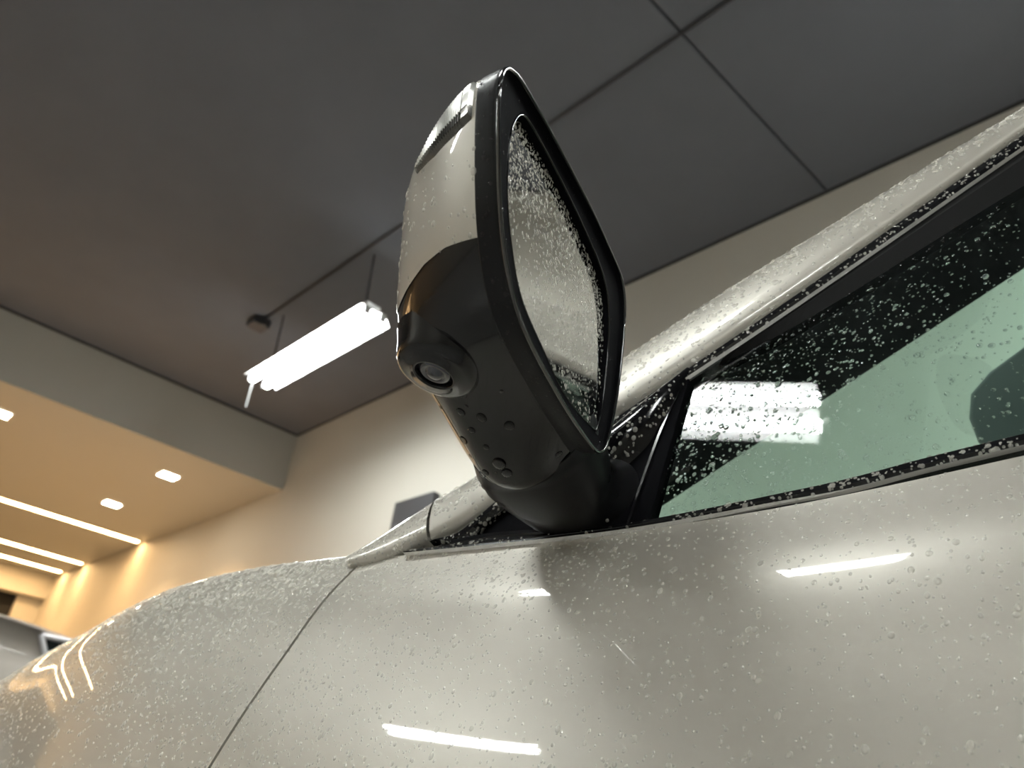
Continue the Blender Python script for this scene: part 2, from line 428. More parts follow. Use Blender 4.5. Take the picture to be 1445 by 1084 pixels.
# ------------------------------------------------------------------ pillar, trims and glass on the side plane
def strip(name, A, B, m, offA=0.0, offB=0.0, n=40, rows=((0, 0), (1, 0)), thick=0.01, parent=None, bevel=0.0):
    """band between two pixel polylines on the side plane; rows = (mix, outward offset)"""
    PA = resample([side(*p, offA) for p in A], n); PB = resample([side(*p, offB) for p in B], n)
    V = []
    for i in range(n):
        for (s, o) in rows:
            V.append(PA[i] * (1 - s) + PB[i] * s + NS * o)
        # inner wall so that the band has depth
        V.append(PB[i] - NS * thick); V.append(PA[i] - NS * thick)
    k = len(rows) + 2
    F = grid_faces(n, k, wrap=True)
    F.append(tuple(range(k))); F.append(tuple(range((n - 1) * k, n * k))[::-1])
    return cpart(name, V, F, m, parent, smooth=False, bevel=bevel)

PT = [(613, 702), (690, 655), (880, 500), (1000, 418), (1220, 282), (1445, 147), (1700, 8)]     # upper silhouette
PL = [(607, 762), (640, 757), (700, 706), (872, 577), (1100, 424), (1445, 183), (1700, 6)]      # lower edge of paint
def pillar(name, A, B, n=50):
    PA = resample([side(*p, -.004) for p in A], n); PB = resample([side(*p) for p in B], n)
    V = []
    for i in range(n):
        a, b = PA[i], PB[i]
        V += [b - NS * .012, b, b * .86 + a * .14 + NS * .004, b * .62 + a * .38 + NS * .0058, b * .35 + a * .65 + NS * .0055, b * .12 + a * .88 + NS * .0035, a,
              a + np.array([0, .012, -.0035]), a + np.array([0, .045, -.012]), a + np.array([0, .05, -.04])]
    return cpart(name, V, grid_faces(n, 10), PAINT, smooth=True)
PT2 = [(613, 702), (690, 655), (880, 500), (1000, 420), (1220, 283), (1445, 147), (1700, -7)]
PL2 = [(608, 760), (690, 714), (872, 584), (1100, 428), (1445, 184), (1700, 6)]
apillar = pillar('windscreen_pillar', PT2, PL2)
pbase = pillar('pillar_base', [(488, 785), (505, 774), (555, 741), (611, 703)], [(492, 799), (520, 793), (562, 777), (603, 758)], 24)
# black channel, bright line and rubber along the pillar
CH0 = [(690, 714), (872, 585), (1100, 429), (1445, 185), (1700, 8)]
CH1 = [(690, 733), (872, 600), (1100, 446), (1445, 207), (1700, 31)]
CH2 = [(690, 737), (872, 603), (1100, 449), (1445, 210), (1700, 34)]
CH3 = [(700, 752), (872, 618), (975, 530), (1100, 463), (1445, 252), (1700, 105)]
channel = strip('window_channel', CH0, CH1, BLACK_GLOSS, -.002, -.002, rows=((0, 0), (.25, .0025), (.75, .0035), (1, .001)), thick=.012)
bright = strip('bright_moulding', [(765, 679)] + CH1[1:], [(765, 682)] + CH2[1:], CHROME, -.001, -.001, rows=((0, 0), (.5, .0028), (1, 0)))
seal = strip('window_seal', [(765, 682)] + CH2[1:], [(772, 696)] + CH3[1:], RUBBER, -.003, -.006, rows=((0, 0), (.3, .003), (1, 0)))
# belt moulding
B0 = [(570, 780), (700, 760), (790, 752), (880, 741), (960, 726), (1100, 697), (1200, 674), (1300, 647), (1445, 611), (1700, 548)]
B1 = [(572, 783), (700, 770), (790, 761), (880, 750), (960, 737), (1100, 711), (1200, 693), (1300, 667), (1445, 632), (1700, 570)]
B2 = [(573, 785), (700, 774), (790, 765), (880, 754), (960, 741), (1100, 715.5), (1200, 697.5), (1300, 671.5), (1445, 637), (1700, 575)]
belt = strip('belt_moulding', B0, B1, BLACK_GLOSS, -.001, .001, n=60, rows=((0, 0), (.3, .0035), (.8, .0035), (1, .001)))
beltc = strip('belt_bright_line', B1, B2, CHROME, .001, .001, n=60, rows=((0, 0), (.5, .003), (1, 0)))

def plate(name, P, m, thick=.004, off=0.0, parent=None, bevel=0.0, world=False):
    Q = [np.array(p, float) for p in P] if world else [side(*p, off) for p in P]
    n = len(Q)
    V = Q + [q - NS * thick for q in Q]
    F = [tuple(range(n)), tuple(range(n, 2 * n))[::-1]] + [(i, n + i, n + (i + 1) % n, (i + 1) % n) for i in range(n)]
    return cpart(name, V, F, m, parent, bevel=bevel)
# door glass: single curved-free pane
gw = [sidexz(-.262, 1.002, -.006), sidexz(-.256, 1.165, -.006), sidexz(-.14, 1.245, -.006), sidexz(.02, 1.335, -.006), sidexz(.25, 1.43, -.006), sidexz(.8, 1.45, -.006), sidexz(.8, 1.03, -.006), sidexz(-.02, 1.02, -.006)]
me_gl = cpart('side_window', gw, [tuple(range(len(gw)))[::-1]], TINT)
# small fixed triangle and its surround
plate('quarter_glass', [(672, 752), (704, 716), (745, 735), (752, 752)], BLACK_MATTE, .004, -.004)
strip('quarter_surround', [(606, 764), (640, 756), (668, 736), (706, 703)], [(640, 768), (668, 757), (690, 735), (716, 716)], BLACK_GLOSS, .0, .0, n=20, rows=((0, 0), (.3, .004), (.7, .004), (1, 0)))
strip('quarter_sill', [(640, 762), (700, 752), (770, 748)], [(640, 774), (700, 765), (770, 758)], BLACK_GLOSS, .001, .001, n=16, rows=((0, 0), (.3, .003), (.7, .003), (1, 0)))
# mirror sail panel and window front guide
plate('mirror_sail', [(716, 758), (915, 738), (976, 520), (958, 538), (862, 618), (730, 716)], BLACK_MATTE, .012, .0, bevel=.001)
plate('quarter_backing', [(598, 774), (640, 752), (700, 702), (770, 690), (770, 764), (640, 776)], RUBBER, .004, -.008)
strip('window_guide', [(884, 742), (905, 680), (945, 575), (968, 528)], [(890, 741), (910, 681), (950, 576), (973, 526)], BLACK_GLOSS, .0, .0, n=24, rows=((0, 0), (.2, .002), (.8, .002), (1, 0)))
# raised glossy fin of the sail that catches the light above the mirror foot
fin_n = 30
PA = resample([side(*p, .0005) for p in ((842, 628), (880, 598), (925, 561), (968, 521))], fin_n)
PB = resample([side(*p, .0005) for p in ((874, 668), (912, 632), (944, 583), (976, 522))], fin_n)
V = []
for i in range(fin_n):
    hgt = .016 * math.sin(math.pi * min(1, (fin_n - 1 - i) / (fin_n - 1) * .55 + .02)) + .001
    for k in range(15):
        s_ = k / 14
        V.append(PA[i] * (1 - s_) + PB[i] * s_ + NS * hgt * (1 - abs(2 * s_ - 1) ** 2.2))
F = grid_faces(fin_n, 15); F.append(tuple(range(15)))
fin = cpart('sail_fin', V, F, BLACK_GLOSS, smooth=True)
lv_, lf_ = tube_geo([V[k] for k in range(0, 15)], .0009, 6)
mesh_obj('fin_lip', [np.array(v) - CO for v in lv_], lf_, BLACK_SATIN, fin, smooth=True)

# windscreen, inner trim, roof, cabin
def wsz(X, Y):
    s = (Y - 1.42) / .86
    return 1.185 + .70 * (X + .321) + .045 * (1 - s * s)
V = []
for X in np.linspace(-.72, .05, 12):
    y0 = .5 + KS * (wsz(X, .56) - 1.0) + .05
    for Y in np.linspace(y0, 2.84 - y0, 17):
        V.append((X, Y, wsz(X, Y)))
cpart('windscreen', V, grid_faces(12, 17), WSGLASS, smooth=True)
V = []
i0, i1 = np.array([-.40, .768, 1.143]), np.array([0.0, .845, 1.415])
for k in range(16):
    s = -0.9 + 2.3 * k / 15
    e = i0 + (i1 - i0) * s
    y0 = .5 + KS * (wsz(e[0], .56) - 1.0) + .04
    for (Y, dz) in ((y0, -.012), (y0 + .4 * (e[1] - y0), -.012), (y0 + .8 * (e[1] - y0), -.012), (e[1], -.006), (e[1] - .01, -.03), (y0, -.06)):
        V.append((e[0], Y, e[2] + dz))
cpart('pillar_trim', V, grid_faces(16, 6, wrap=True), DARK)
V = []
for X in np.linspace(.05, 1.6, 10):
    for k in range(13):
        s = -1 + 2 * k / 12
        y = 1.42 + s * .74
        V.append((X, y, 1.475 + .02 * math.sin((X - .05) * 1.8) - .05 * s * s - (.06 * max(0, X - 1.1))))
roof = cpart('roof', V, grid_faces(10, 13), PAINT, smooth=True, solid=.03, offset=-1)
hl = [(v[0], v[1], v[2] - .035) for v in V]
cpart('headliner', hl, grid_faces(10, 13), DARK, smooth=True)
cpart('dashboard', [(-.74, .6, .75), (.0, .56, .75), (.0, 2.28, .75), (-.74, 2.24, .75), (-.74, .6, .97), (-.25, .56, .985), (-.25, 2.28, .985), (-.74, 2.24, .97)], BOXF, DARK, bevel=.03)
cpart('cabin_floor', [(-.7, .56, .3), (1.5, .56, .3), (1.5, 2.28, .3), (-.7, 2.28, .3), (-.7, .56, .32), (1.5, .56, .32), (1.5, 2.28, .32), (-.7, 2.28, .32)], BOXF, DARK)
# rear-view mirror hanging from the windscreen
c0 = np.array([-.005, 1.30, 1.345])
V = []
for k, (dx, sc) in enumerate(((-.03, .55), (-.022, .9), (0, 1.0), (.006, .97), (.008, .9))):
    for j in range(28):
        t = 2 * math.pi * j / 28
        cx_, sx_ = math.cos(t), math.sin(t)
        V.append(c0 + np.array([dx, .125 * sc * np.sign(cx_) * abs(cx_) ** .6, .042 * sc * np.sign(sx_) * abs(sx_) ** .6]))
F = grid_faces(5, 28, wrap=True) + [tuple(range(28)), tuple(range(112, 140))[::-1]]
rvm = cpart('rear_view_mirror', V, F, DARK, smooth=True)
sv, sf = tube_geo([c0 + [-.02, 0, .0], c0 + [-.06, .0, .05], c0 + [-.02, 0, .10]], .012, 8)
mesh_obj('stalk', [np.array(v) - CO for v in sv], sf, DARK, rvm)

VIS = principled('visor_fabric', (0.13, 0.135, 0.135), 0.9)
vp = [(-.070, 1.25), (-.086, 1.275), (-.091, 1.305), (-.085, 1.337), (-.062, 1.362), (-.019, 1.390), (.15, 1.415), (.15, 1.25)]
V = [(x, 1.00, z) for x, z in vp] + [(x, 1.018, z) for x, z in vp]
n_ = len(vp)
cpart('sun_visor', V, [tuple(range(n_)), tuple(range(n_, 2 * n_))[::-1]] + [(i, n_ + i, n_ + (i + 1) % n_, (i + 1) % n_) for i in range(n_)], VIS, bevel=.006)
# far flank of the car, mirrored about its centre line
for o in (front_door, fender, hood, apillar, pbase):
    c = o.copy(); me = o.data.copy()
    co = np.empty(len(me.vertices) * 3); me.vertices.foreach_get('co', co); co = co.reshape(-1, 3); co[:, 1] = -co[:, 1]
    me.vertices.foreach_set('co', co.ravel()); me.flip_normals(); me.update()
    c.data = me; col.objects.link(c); c.parent = car

# ------------------------------------------------------------------ door mirror
SW = math.radians(11.5)
NG = np.array([math.cos(SW), math.sin(SW), 0]); E1 = np.array([NG[1], -NG[0], 0]); E2 = np.array([0, 0, 1.0])
G0 = np.array([-.26874, .432, 1.05086])
C0 = np.array([(.207, .122), (.209, .105), (.2, .072), (.185, .035), (.165, .008), (.135, -.009), (.074, -.019), (.019, -.021), (-.003, -.018), (-.018, -.003), (-.032, .042), (-.038, .096), (-.036, .128), (-.022, .144), (.01, .147), (.061, .148), (.133, .143), (.18, .137), (.198, .131)])
GL = np.array([(0.001, -.001), (.056, -.006), (.102, .003), (.138, .014), (.158, .034), (.172, .058), (.179, .085), (.179, .107), (.171, .124), (.156, .130), (.108, .133), (.057, .132), (.011, .126), (-.009, .11), (-.016, .07), (-.013, .026), (-.006, .004)])
def closed_spline(P, N):
    m = len(P); out = []
    for i in range(m):
        p0, p1, p2, p3 = P[i - 1], P[i], P[(i + 1) % m], P[(i + 2) % m]
        for j in range(16):
            t = j / 16
            out.append(.5 * ((2 * p1) + (p2 - p0) * t + (2 * p0 - 5 * p1 + 4 * p2 - p3) * t * t + (3 * p1 - p0 - 3 * p2 + p3) * t ** 3))
    out = np.array(out); o2 = np.vstack([out, out[:1]])
    cum = np.r_[0, np.cumsum(np.linalg.norm(np.diff(o2, axis=0), axis=1))]
    tt = np.linspace(0, cum[-1], N + 1)[:-1]
    return np.c_[np.interp(tt, cum, o2[:, 0]), np.interp(tt, cum, o2[:, 1])]
NT = 240
CC = closed_spline(C0, NT)
KO = np.array([-.008, .010, .03, .05, .07, .085, .097, .104, .107])
SO = [1, .965, .89, .78, .64, .48, .3, .13, 0]
SI = [1, 1, .98, .95, .88, .78, .55, .25, 0]
ST = [1, .99, .95, .88, .76, .6, .4, .18, 0]
SB = [1, 1, .99, .96, .9, .78, .55, .25, 0]
CEN = np.array([.085, .065])
_dc = {}
def dome(t, h, lift=0.0):
    """t: index along the rim (float), h: metres forward of the glass plane"""
    i = int(math.floor(t)) % NT; fr = t - math.floor(t)
    c = CC[i] * (1 - fr) + CC[(i + 1) % NT] * fr
    if h not in _dc: _dc[h] = [float(hermite(KO, v, h)) for v in (SO, SI, ST, SB)]
    so, si, st, sb = _dc[h]
    d = c - CEN
    kx = 1 / (1 + math.exp(-d[0] / .012)); ky = 1 / (1 + math.exp(-d[1] / .012))
    p = CEN[0] + d[0] * (so * kx + si * (1 - kx)); q = CEN[1] + d[1] * (st * ky + sb * (1 - ky))
    # the lower inboard side swells down towards the foot
    w = math.exp(-((p - .0) / .06) ** 2) * math.sin(math.pi * min(1, max(0, (h - .004) / .10))) * (1 - ky)
    q -= .030 * w
    pt = G0 + E1 * p + E2 * q - NG * h
    if lift:
        out = E1 * d[0] + E2 * d[1]; out = out / (np.linalg.norm(out) + 1e-9) * (1 - min(1, max(0, h) / .107)) - NG * (max(0, h) / .107)
        pt = pt + out / np.linalg.norm(out) * lift
    return pt
def dpatch(t0f, t1f, hs, nu, lift=0.0):
    V = []
    for h in hs:
        a, b = t0f(h), t1f(h)
        for k in range(nu):
            V.append(dome(a + (b - a) * k / (nu - 1), h, lift))
    return V, grid_faces(len(hs), nu)
MO = np.array([-.33, .40, 1.06])
mir = empty('door_mirror', MO - CO, car)
tag(mir, 'black and pearl grey door mirror dotted with water')
def mpart(name, V, F, m, **k): return mesh_obj(name, [np.array(v) - MO for v in V], F, m, mir, **k)
H_B = .0065                                     # forward edge of the black band
# band behind the rim
hs = np.array([-.008, -.0072, -.005, -.002, .001, .004, .0058, H_B, H_B + .0004, H_B + .0012])
V = []
for h in hs:
    lf = {0: -.0012, 1: -.0003}.get(list(hs).index(h), 0.0)
    if h > H_B: lf = -.0012
    for k in range(NT): V.append(dome(k, h, lf))
mpart('rim_band', V, grid_faces(len(hs), NT, wrap=True), BLACK_SATIN, smooth=True)
# split of cap and lower shell along the rim index, by depth
HB = [H_B, .03, .05, .07, .09, .107]
TB = [0, 0, 0, 0, 0, 0]
def proj(p):
    c = M.T @ (np.array(p) - CAM); return np.array([CX + FPX * c[0] / c[2], CY + FPX * c[1] / c[2]])
def t_near(h, py, lo=8, hi=110):
    best = min(np.linspace(lo, hi, 200), key=lambda t: abs(proj(dome(t, h))[1] - py)); return best
TB = [t_near(h, y) for h, y in zip(HB[:5], (331, 346, 372, 408, 440))]; TB.append(TB[-1] + 2)
TC = [146, 146, 148, 150, 152, 152]
tb = lambda h: float(np.interp(h, HB, TB)) - NT      # boundary seen from below (wrapped negative)
tc = lambda h: float(np.interp(h, HB, TC)) - NT
hs2 = np.concatenate([np.linspace(H_B, .09, 34), np.linspace(.0925, .1068, 12)])
V, F = dpatch(lambda h: tb(h) + .35, lambda h: tc(h) - NT, hs2, 130)
cap = mpart('painted_cap', V, F, PAINT, smooth=True)
# lower shell: from the boundary on to the inboard end, the other way round
V, F = dpatch(lambda h: tb(h), lambda h: tc(h), hs2, 130, -.0006)
low = mpart('lower_shell', V, F, BLACK_GLOSS, smooth=True)

# rim face around the glass and recess
GG = closed_spline(GL[::-1], NT)
def align(P, Q):
    k = min(range(0, NT, 2), key=lambda s: np.sum((np.roll(Q, s, 0) - P) ** 2)); return np.roll(Q, k, 0)
GG = align(CC, GG)
def in_plane(P, off): return [G0 + E1 * p[0] + E2 * p[1] + NG * off for p in P]
mixp = lambda s: CC * (1 - s) + GG * s
V = []
for s, off in ((.012, .0078), (.05, .0090), (.10, .0082), (.16, .0064), (.3, .0054), (.6, .0047), (.90, .0042), (.96, .0044), (1.0, .0036), (1.0, -.008)):
    V += in_plane(mixp(s), off)
mpart('rim_face', V, grid_faces(10, NT, wrap=True), BLACK_MATTE, smooth=True)
gv = [G0 + E1 * p[0] + E2 * p[1] + NG * (.0008 - .030 * (p[1] - .065)) for p in GG]
cg = np.mean(gv, axis=0)
V = [cg] + gv; F = [(0, 1 + i, 1 + (i + 1) % NT) for i in range(NT)]
mglass = mpart('mirror_glass', V, F, MIRROR)
# thin bright bead round the glass
pts = in_plane(closed_spline(GL, 120), .0042)
V, F = tube_geo(list(pts) + [pts[0]], .0007, 6, caps=False)
mpart('glass_bead', V, F, BLACK_GLOSS, smooth=True)

# glossy lip along the outer edge of the rim
pts = in_plane(CC[::2] * .992 + CEN * .008, .0086)
V, F = tube_geo(list(pts) + [pts[0]], .0013, 8, caps=False)
mpart('rim_lip', V, F, principled('gloss_black_lip', (.01, .01, .01), .1, coat=1.0, spec=.8), smooth=True)

# turn signal lens on the leading outer edge
LT0 = lambda h: float(np.interp(h, [.008, .02, .04, .06], [10.5, 11.5, 11.5, 9]))
LT1 = lambda h: float(np.interp(h, [.008, .02, .04, .06], [0.5, 1.0, 3.5, 7.5]))
hl_ = np.linspace(.0085, .060, 120)
SIGDARK = principled('turn_signal_smoked', (0.10, 0.095, 0.085), 0.15, 0.6, coat=1.0)
def signal_strip(name, s0, s1, m, amp):
    V = []
    for i, h in enumerate(hl_):
        rib = amp * ((i % 4) < 2) if i > 16 else .0010
        for k in range(9):
            s = s0 + (s1 - s0) * k / 8
            e = min(1, s * 9, (1 - s) * 9, i / 5, (119 - i) / 5)
            V.append(dome(LT0(h) + (LT1(h) - LT0(h)) * s, h, .0020 * e + rib * e - .0008 * (1 - e)))
    return mpart(name, V, grid_faces(120, 9), m, smooth=False)
signal_strip('turn_signal_lens', .32, 1.0, LENSCHROME, .0009)
signal_strip('turn_signal_base', 0.0, .32, SIGDARK, .0011)

# camera pod under the leading outer corner
_cand = [(dome(t, h), t, h) for t in np.linspace(20, 110, 91) for h in np.linspace(.02, .1, 41)]
_pp, _dd = pix(np.array([c[0] for c in _cand]))
_near = [i for i in range(len(_cand)) if np.hypot(*(_pp[i] - [619, 526])) < 7]
pc = _cand[min(_near, key=lambda i: _dd[i])][0] + np.array([-.001, -.003, -.005])
axd = np.array([-.12, -.20, -1.0])
pod = lathe('camera_pod', [(.0335, -.022), (.0310, -.0165), (.0288, -.0115), (.0272, -.0065), (.0258, -.0030), (.0240, -.0008), (.0215, 0), (.0145, .0004), (.0138, .0012), (.0128, .0014), (.0122, .0006), (.0118, -.003), (.0116, -.006)], pc - MO, axd, BLACK_GLOSS, mir, 56, cap=True)
lathe('camera_lens', [(.0117, -.0035), (.0112, -.0018), (.0095, -.0003), (.0080, .0003), (.0065, -.0006), (.0060, -.0006), (.0052, .0008), (.0035, .0018), (.0015, .0023), (.0002, .0024)], pc - MO, axd, CAMLENS, mir, 40)

# foot joining the shell to the door
def foot_loop(Y, x0, x1, z0, z1, n=48, e=.75):
    L = []
    for k in range(n):
        t = 2 * math.pi * k / n
        c, s = math.cos(t), math.sin(t)
        L.append(((x0 + x1) / 2 + (x1 - x0) / 2 * np.sign(c) * abs(c) ** e, Y, (z0 + z1) / 2 + (z1 - z0) / 2 * np.sign(s) * abs(s) ** e))
    return L
V = []
for a in ((.420, -.360, -.265, 1.016, 1.085), (.435, -.367, -.265, 1.011, 1.085), (.450, -.370, -.267, 1.008, 1.080), (.464, -.368, -.270, 1.006, 1.073), (.478, -.365, -.275, 1.0045, 1.068), (.490, -.362, -.279, 1.0035, 1.064), (.502, -.362, -.277, 1.003, 1.064), (.514, -.370, -.270, 1.002, 1.070)):
    V += foot_loop(*a)
foot = mpart('foot', V, grid_faces(8, 48, wrap=True) + [tuple(range(48))], BLACK_SATIN, smooth=True)

# ------------------------------------------------------------------ parked car by the soffit
oc = R(1.6, 6.0, 0)
pcar = empty('parked_car', oc)
tag(pcar, 'grey car parked far left beyond the fender, dark side window showing', 'car')
def ppart(name, V, F, m, parent=None, **k): return mesh_obj(name, [np.array(v) - oc for v in V], F, m, parent or pcar, **k)
PP = principled('parked_car_paint', (0.47, 0.43, 0.38), 0.4, 0.0, coat=0.35, coat_rough=.05)
prof = [(-.85, .35), (-.92, .75), (-.80, 1.0), (-.45, 1.32), (-.10, 1.46), (.6, 1.525), (1.3, 1.50), (1.7, 1.42), (2.2, 1.08), (2.85, .92), (2.98, .6), (2.95, .35)]
prof = resample(prof, 60)
V = []
sect = [(0, -.02), (.012, -.004), (.05, 0), (.5, .012), (.9, .018), (1.3, .012), (1.75, 0), (1.788, -.004), (1.8, -.02)]
NB = len(sect)
cen_ = np.array([1.0, .75])
for (a, z) in prof:
    tum = .16 * max(0, z - .95) / .55
    for (db, dz) in sect:
        f = db / 1.8
        b = 5.15 + tum + f * (1.8 - 2 * tum)
        d = np.array([a, z]) - cen_; d = d / np.linalg.norm(d)
        V.append(R(a + d[0] * dz, b, z + d[1] * dz))
F = grid_faces(60, NB)
nv = len(V)
for sgn, j in ((0, 0), (1, NB - 1)):
    ring = [i * NB + j for i in range(60)]
    # flank built as rows stepping towards the middle
    base = len(V)
    for s in (.35, .75):
        for i in range(60):
            a, z = prof[i]
            a2, z2 = a + (1.0 - a) * s * .5, z + (.85 - z) * s
            tum = .16 * max(0, z2 - .95) / .55
            b = (5.15 + tum - .012) if sgn == 0 else (5.15 + 1.8 - tum + .012)
            V.append(R(a2, b, z2))
    rows_ = [ring, list(range(base, base + 60)), list(range(base + 60, base + 120))]
    for q in range(2):
        for i in range(59):
            f4 = (rows_[q][i], rows_[q][i + 1], rows_[q + 1][i + 1], rows_[q + 1][i])
            F.append(f4 if sgn else f4[::-1])
    F.append(tuple(rows_[2]) if sgn else tuple(rows_[2])[::-1])
body2 = ppart('body', V, F, PP, smooth=True)
wt = [(1.25, 1.455), (1.7, 1.425), (1.98, 1.20), (2.05, 1.03), (1.42, 1.03), (1.37, 1.15), (1.315, 1.32)]
def wplate(name, P, m, doff, th):
    Q = [R(a, 5.15 + .16 * max(0, z - .95) / .55 - doff, z) for a, z in P]; Q2 = [R(a, 5.15 + .16 * max(0, z - .95) / .55 - doff + th, z) for a, z in P]
    n = len(Q)
    return ppart(name, Q + Q2, [tuple(range(n)), tuple(range(n, 2 * n))[::-1]] + [(i, n + i, n + (i + 1) % n, (i + 1) % n) for i in range(n)], m)
wplate('window', wt, PRIV, .03, .03)
wc = np.mean(np.array(wt), 0)
fr = resample(np.array(wt + [wt[0]]), 60)
fv, ff = tube_geo([R(a, 5.15 + .16 * max(0, z - .95) / .55 - .028, z) for a, z in fr], .018, 8, caps=False)
ppart('window_frame', fv, ff, principled('satin_window_frame', (.42, .41, .42), .35, .4), smooth=True)
for a in (-.05, 2.15):
    for b in (5.2, 6.72):
        w = lathe('wheel', [(.01, -.01), (.19, -.01), (.21, -.02), (.31, -.02), (.33, .02), (.33, .16), (.30, .20), (.01, .20)], R(a, b, .33) - oc, R(0, 1, 0), RUBBER, pcar, 28)

# ------------------------------------------------------------------ water
bpy.context.view_layer.update()
def drop_template(nseg=9, flat=1.0):
    prof = [(1.0, -.06), (1.03, .12), (.92, .34), (.66, .56), (.30, .70)]
    V = [(0, 0, .74)]
    for r, h in prof[::-1]:
        for k in range(nseg):
            t = 2 * math.pi * k / nseg
            V.append((r * math.cos(t), r * math.sin(t), h * flat))
    F = [(0, 1 + k, 1 + (k + 1) % nseg) for k in range(nseg)]
    for i in range(len(prof) - 1):
        for k in range(nseg):
            a, b = 1 + i * nseg + k, 1 + i * nseg + (k + 1) % nseg
            c, d = a + nseg, b + nseg
            F += [(a, c, d), (a, d, b)]
    return np.array(V), np.array(F)
TV, TF = drop_template()
TV6, TF6 = drop_template(7)
def tris_of(o):
    dg = bpy.context.evaluated_depsgraph_get()
    me = o.data
    me.calc_loop_triangles()
    co = np.empty(len(me.vertices) * 3); me.vertices.foreach_get('co', co); co = co.reshape(-1, 3)
    mwm = np.array(o.matrix_world)
    co = co @ mwm[:3, :3].T + mwm[:3, 3]
    ti = np.empty(len(me.loop_triangles) * 3, int); me.loop_triangles.foreach_get('vertices', ti); ti = ti.reshape(-1, 3)
    return co, ti
def scatter(o, n, density=None, facing=True, out=None, margin=120):
    """n random surface points (position, normal); density(pixel, position, normal) -> 0..1"""
    co, ti = tris_of(o)
    a, b, c = co[ti[:, 0]], co[ti[:, 1]], co[ti[:, 2]]
    nrm = np.cross(b - a, c - a); ar = np.linalg.norm(nrm, axis=1) + 1e-15
    nrm = nrm / ar[:, None]
    mid = (a + b + c) / 3
    tocam = CAM - mid
    flip = np.sum(nrm * tocam, 1) < 0
    if out is not None:
        flip = np.sum(nrm * np.array(out), 1) < 0
    nrm[flip] *= -1
    px, dep = pix(mid)
    ok = (dep > .05) & (px[:, 0] > -margin) & (px[:, 0] < 1445 + margin) & (px[:, 1] > -margin) & (px[:, 1] < 1084 + margin)
    w = ar * ok
    if w.sum() <= 0: return np.zeros((0, 3)), np.zeros((0, 3))
    P, N = [], []
    tot = 0
    for _ in range(8):
        k = rng.choice(len(w), size=n * 2, p=w / w.sum())
        r1, r2 = np.sqrt(rng.random(len(k))), rng.random(len(k))
        p = a[k] * (1 - r1)[:, None] + b[k] * (r1 * (1 - r2))[:, None] + c[k] * (r1 * r2)[:, None]
        q, _d = pix(p)
        nn = nrm[k]
        keep = np.ones(len(k), bool) if density is None else rng.random(len(k)) < density(q, p, nn)
        P.append(p[keep]); N.append(nn[keep]); tot += keep.sum()
        if tot >= n: break
    return np.concatenate(P)[:n], np.concatenate(N)[:n]
def frames(N):
    g_ = np.array([0, 0, -1.0])
    d = g_ - N * (N @ g_)[:, None]
    L = np.linalg.norm(d, axis=1)
    bad = L < 1e-3
    d[bad] = [1, 0, 0]
    d /= np.linalg.norm(d, axis=1)[:, None]
    return np.cross(d, N), d, L
def drops_mesh(name, P, N, S, mat=WATER, stretch=.35, height=.75, parent=None, tmpl=None):
    V0, F0 = tmpl or (TV, TF)
    side_, down, L = frames(N)
    k = len(P)
    if k == 0: return None
    st = 1 + stretch * rng.random(k) * np.clip(L, 0, 1)
    hh = height * (.8 + .4 * rng.random(k))
    ang = rng.normal(0, .25, k)
    dd = down * np.cos(ang)[:, None] + side_ * np.sin(ang)[:, None]
    ss = side_ * np.cos(ang)[:, None] - down * np.sin(ang)[:, None]
    jit = 1 + .12 * rng.normal(size=(k, len(V0)))[:, :] * (np.abs(V0[None, :, 2]) < 2)
    V = (P[:, None, :] + (S[:, None, None] * (V0[None, :, 0:1] * ss[:, None, :] + V0[None, :, 1:2] * (dd * st[:, None])[:, None, :]
         + V0[None, :, 2:3] * (N * hh[:, None])[:, None, :])))
    Fv = (F0[None] + (np.arange(k) * len(V0))[:, None, None]).reshape(-1, 3)
    V = V.reshape(-1, 3)
    me = bpy.data.meshes.new(name)
    me.vertices.add(len(V)); me.vertices.foreach_set('co', V.astype(np.float32).ravel())
    me.loops.add(Fv.size); me.loops.foreach_set('vertex_index', Fv.astype(np.int32).ravel())
    me.polygons.add(len(Fv)); me.polygons.foreach_set('loop_start', np.arange(0, Fv.size, 3, dtype=np.int32))
    me.polygons.foreach_set('use_smooth', np.ones(len(Fv), bool))
    me.update(); me.validate()
    me.materials.append(mat)
    o = bpy.data.objects.new(name, me); col.objects.link(o)
    return o
def sizes(k, med, sig, lo, hi): return np.clip(np.exp(rng.normal(math.log(med), sig, k)), lo, hi)
DROP1 = bpy.data.meshes.new('water_drop')
_v, _f = drop_template(14)
DROP1.from_pydata([tuple(v) for v in _v], [], [tuple(map(int, f)) for f in _f]); DROP1.update()
DROP1.polygons.foreach_set('use_smooth', [True] * len(DROP1.polygons)); DROP1.materials.append(WATER)
DROP2 = DROP1.copy(); DROP2.materials.clear(); DROP2.materials.append(BEAD)
def single_drops(P, N, S, label, group, stretch=.6, height=.7, me=None):
    side_, down, L = frames(N)
    for i in range(len(P)):
        o = bpy.data.objects.new('water_drop', me or DROP1)
        st = 1 + stretch * random.random() * min(1, L[i])
        s = S[i]
        m = Matrix.Identity(4)
        for r in range(3):
            m[r][0] = side_[i][r] * s; m[r][1] = down[i][r] * s * st; m[r][2] = N[i][r] * s * height; m[r][3] = P[i][r]
        o.matrix_world = m
        tag(o, label, 'water drop', group)
        col.objects.link(o)
